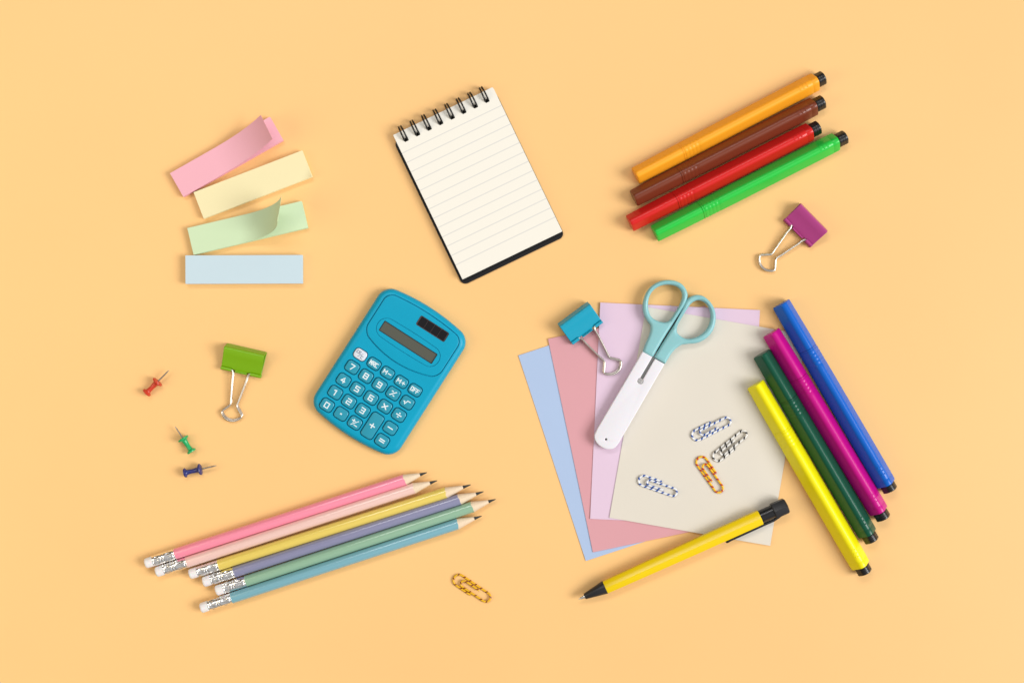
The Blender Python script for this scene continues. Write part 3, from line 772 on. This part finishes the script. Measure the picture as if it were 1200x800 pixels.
# ------------------------------------------------------------------ push pins
def pin(label, col, key, head, collar, tip):
    a = Vector((head[0], -head[1])); b = Vector((tip[0], -tip[1])); c_ = Vector((collar[0], -collar[1])); d = b-a; ang = math.atan2(d.y, d.x)
    Lh = (c_-a).dot(d)/d.length; Lt = d.length
    t = thing('push_pin', label, 'push pin', W(head[0], head[1], 0.004), 0, 'plastic push pins', 0, Euler((0, R(-3.2), ang), 'XYZ'))
    m = mat('pin_'+key, col, 0.28, sss=0.15)
    pr = [(-1.6, 0), (-1.6, 4.2), (-1.2, 5.2), (-.4, 5.6), (.5, 5.5), (1.0, 4.6), (1.8, 3.3), (3.4, 2.75), (Lh*.45, 2.55), (Lh-3.2, 3.2), (Lh-2.0, 3.9), (Lh-1.2, 5.8), (Lh-.6, 6.6), (Lh+.2, 6.8), (Lh+.9, 6.4), (Lh+1.4, 4.0), (Lh+1.6, 1.2), (Lh+1.6, 0)]
    o = lathe([(x*S, r*S) for x, r in pr], 'pin_head', m, t, 40, 40); o.location = (0, 0, 5.6*S)
    n_ = lathe([((Lh+1)*S, 0.0005), ((Lt-5)*S, 0.00048), ((Lt-1.5)*S, 0.0003), (Lt*S, 0.00003)], 'needle', mat('needle_steel', (0.42, 0.38, 0.34), 0.3, metal=1.0), t, 16, 60); n_.location = (0, 0, 5.6*S)
    return t
pin('red push pin, topmost of the three, needle pointing up right', C(205, 62, 38), 'red', (172, 459.5), (183.8, 446.6), (198.6, 433.2))
pin('emerald green push pin between the red and the blue one', C(32, 172, 100), 'green', (223.6, 528.0), (214.4, 513.6), (204.8, 498.8))
pin('navy blue push pin, lowest of the three, needle pointing right', C(40, 50, 120), 'blue', (217.2, 553.8), (234.5, 549.6), (254.2, 545.0))

# ------------------------------------------------------------------ striped paper clips
def striped(key, base, stripe, pitch=3.9, duty=0.36, phase=0.0):
    m = bpy.data.materials.new('striped_wire_'+key); m.use_nodes = True; nt = m.node_tree; N = nt.nodes; L = nt.links; b = N['Principled BSDF']
    uv = N.new('ShaderNodeUVMap'); uv.uv_map = 'UVMap'; sx = N.new('ShaderNodeSeparateXYZ'); L.new(uv.outputs[0], sx.inputs[0])
    a = N.new('ShaderNodeMath'); a.operation = 'MULTIPLY_ADD'; a.inputs[1].default_value = 1/(pitch*MM); a.inputs[2].default_value = phase; L.new(sx.outputs['X'], a.inputs[0])
    s_ = N.new('ShaderNodeMath'); s_.operation = 'ADD'; L.new(a.outputs[0], s_.inputs[0])
    w1 = N.new('ShaderNodeMath'); w1.operation = 'MULTIPLY'; w1.inputs[1].default_value = 2*math.pi; L.new(sx.outputs['Y'], w1.inputs[0])
    w2 = N.new('ShaderNodeMath'); w2.operation = 'SINE'; L.new(w1.outputs[0], w2.inputs[0])
    w3 = N.new('ShaderNodeMath'); w3.operation = 'MULTIPLY'; w3.inputs[1].default_value = 0.13; L.new(w2.outputs[0], w3.inputs[0]); L.new(w3.outputs[0], s_.inputs[1])
    f = N.new('ShaderNodeMath'); f.operation = 'FRACT'; L.new(s_.outputs[0], f.inputs[0])
    l = N.new('ShaderNodeMath'); l.operation = 'LESS_THAN'; l.inputs[1].default_value = duty; L.new(f.outputs[0], l.inputs[0])
    mix = N.new('ShaderNodeMix'); mix.data_type = 'RGBA'; mix.inputs['A'].default_value = (*base, 1); mix.inputs['B'].default_value = (*stripe, 1)
    L.new(l.outputs[0], mix.inputs['Factor']); L.new(mix.outputs['Result'], b.inputs['Base Color']); b.inputs['Roughness'].default_value = 0.3
    return m
def paperclip(label, m, c, ang, length, width, z, flip=False, group='striped paper clips', sx=1):
    """ang: image direction (degrees, counter-clockwise) from the big bend to the small one"""
    Lc = length*S/2; r1 = width*S/2; r = 0.00070; g = 0.00135
    r2 = r1-0.58*g; r3 = r2-0.62*g
    P = []
    P.append(Vector((Lc*0.12, r1-r, 0)))                                 # free end, outer side
    P.append(Vector((-Lc*.15, r1-r, 0)))
    xa = -Lc+r1
    for i in range(13):
        a = R(90+180*i/12); P.append(Vector((xa+(r1-r)*math.cos(a), (r1-r)*math.sin(a), 0)))
    yb = -(r1-r); rb = r2-r; xb = Lc-rb-r
    for i in range(13):
        a = R(-90+180*i/12); P.append(Vector((xb+rb*math.cos(a), yb+rb+rb*math.sin(a), 0.00055*min(1, i/3))))
    yt = yb+2*rb; rc = r3-r; xc = -Lc+r3+10.0*S
    for i in range(13):
        a = R(90+180*i/12); P.append(Vector((xc+rc*math.cos(a), yt-rc+rc*math.sin(a), 0.00055+0.0004*(i/12))))
    P.append(Vector((0, yt-2*rc, 0.0010))); P.append(Vector((Lc*0.32, yt-2*rc+.0001, 0.0010)))
    # resample straights
    Q = [P[0]]
    for p in P[1:]:
        k = max(1, int((p-Q[-1]).length/0.0008)); q0 = Q[-1].copy()
        for i in range(1, k+1): Q.append(q0+(p-q0)*i/k)
    s_ = -1 if flip else 1
    Q = [Vector((p.x, p.y*s_, p.z+r)) for p in Q]
    o = tube(Q, r, 'paper_clip', m, None, 10)
    loc = W(c[0], c[1], z); o.location = (loc.x, loc.y, z); o.rotation_euler = (0, 0, R(ang))
    o['label'] = label; o['category'] = 'paper clip'; o['group'] = group
    return o
bw = striped('blue', C(240, 242, 246), C(34, 84, 170)); kw = striped('black', C(238, 236, 232), C(24, 24, 26), 4.3, .33)
yr = striped('red', C(250, 196, 16), C(196, 40, 22), 4.3, .33); yr2 = striped('brown', C(238, 184, 24), C(130, 44, 10), 4.3, .24, .3)
paperclip('white and blue striped paper clip on the cream paper, nearest the scissors', bw, (833.0, 501.2), 27, 51, 15, PZ)
paperclip('black and white striped paper clip on the cream paper', kw, (855.6, 522.4), 39, 51.5, 14, PZ, True)
paperclip('yellow and red striped paper clip on the cream paper', yr, (832.2, 555.4), -55, 50, 15.5, PZ)
paperclip('white and blue striped paper clip lying alone at the lower left of the cream paper', bw, (770.8, 568.6), -19, 49.5, 14.5, PZ)
paperclip('yellow and brown striped paper clip lying alone on the orange surface', yr2, (552.7, 689.3), -34, 51.5, 16, 0.0, True)
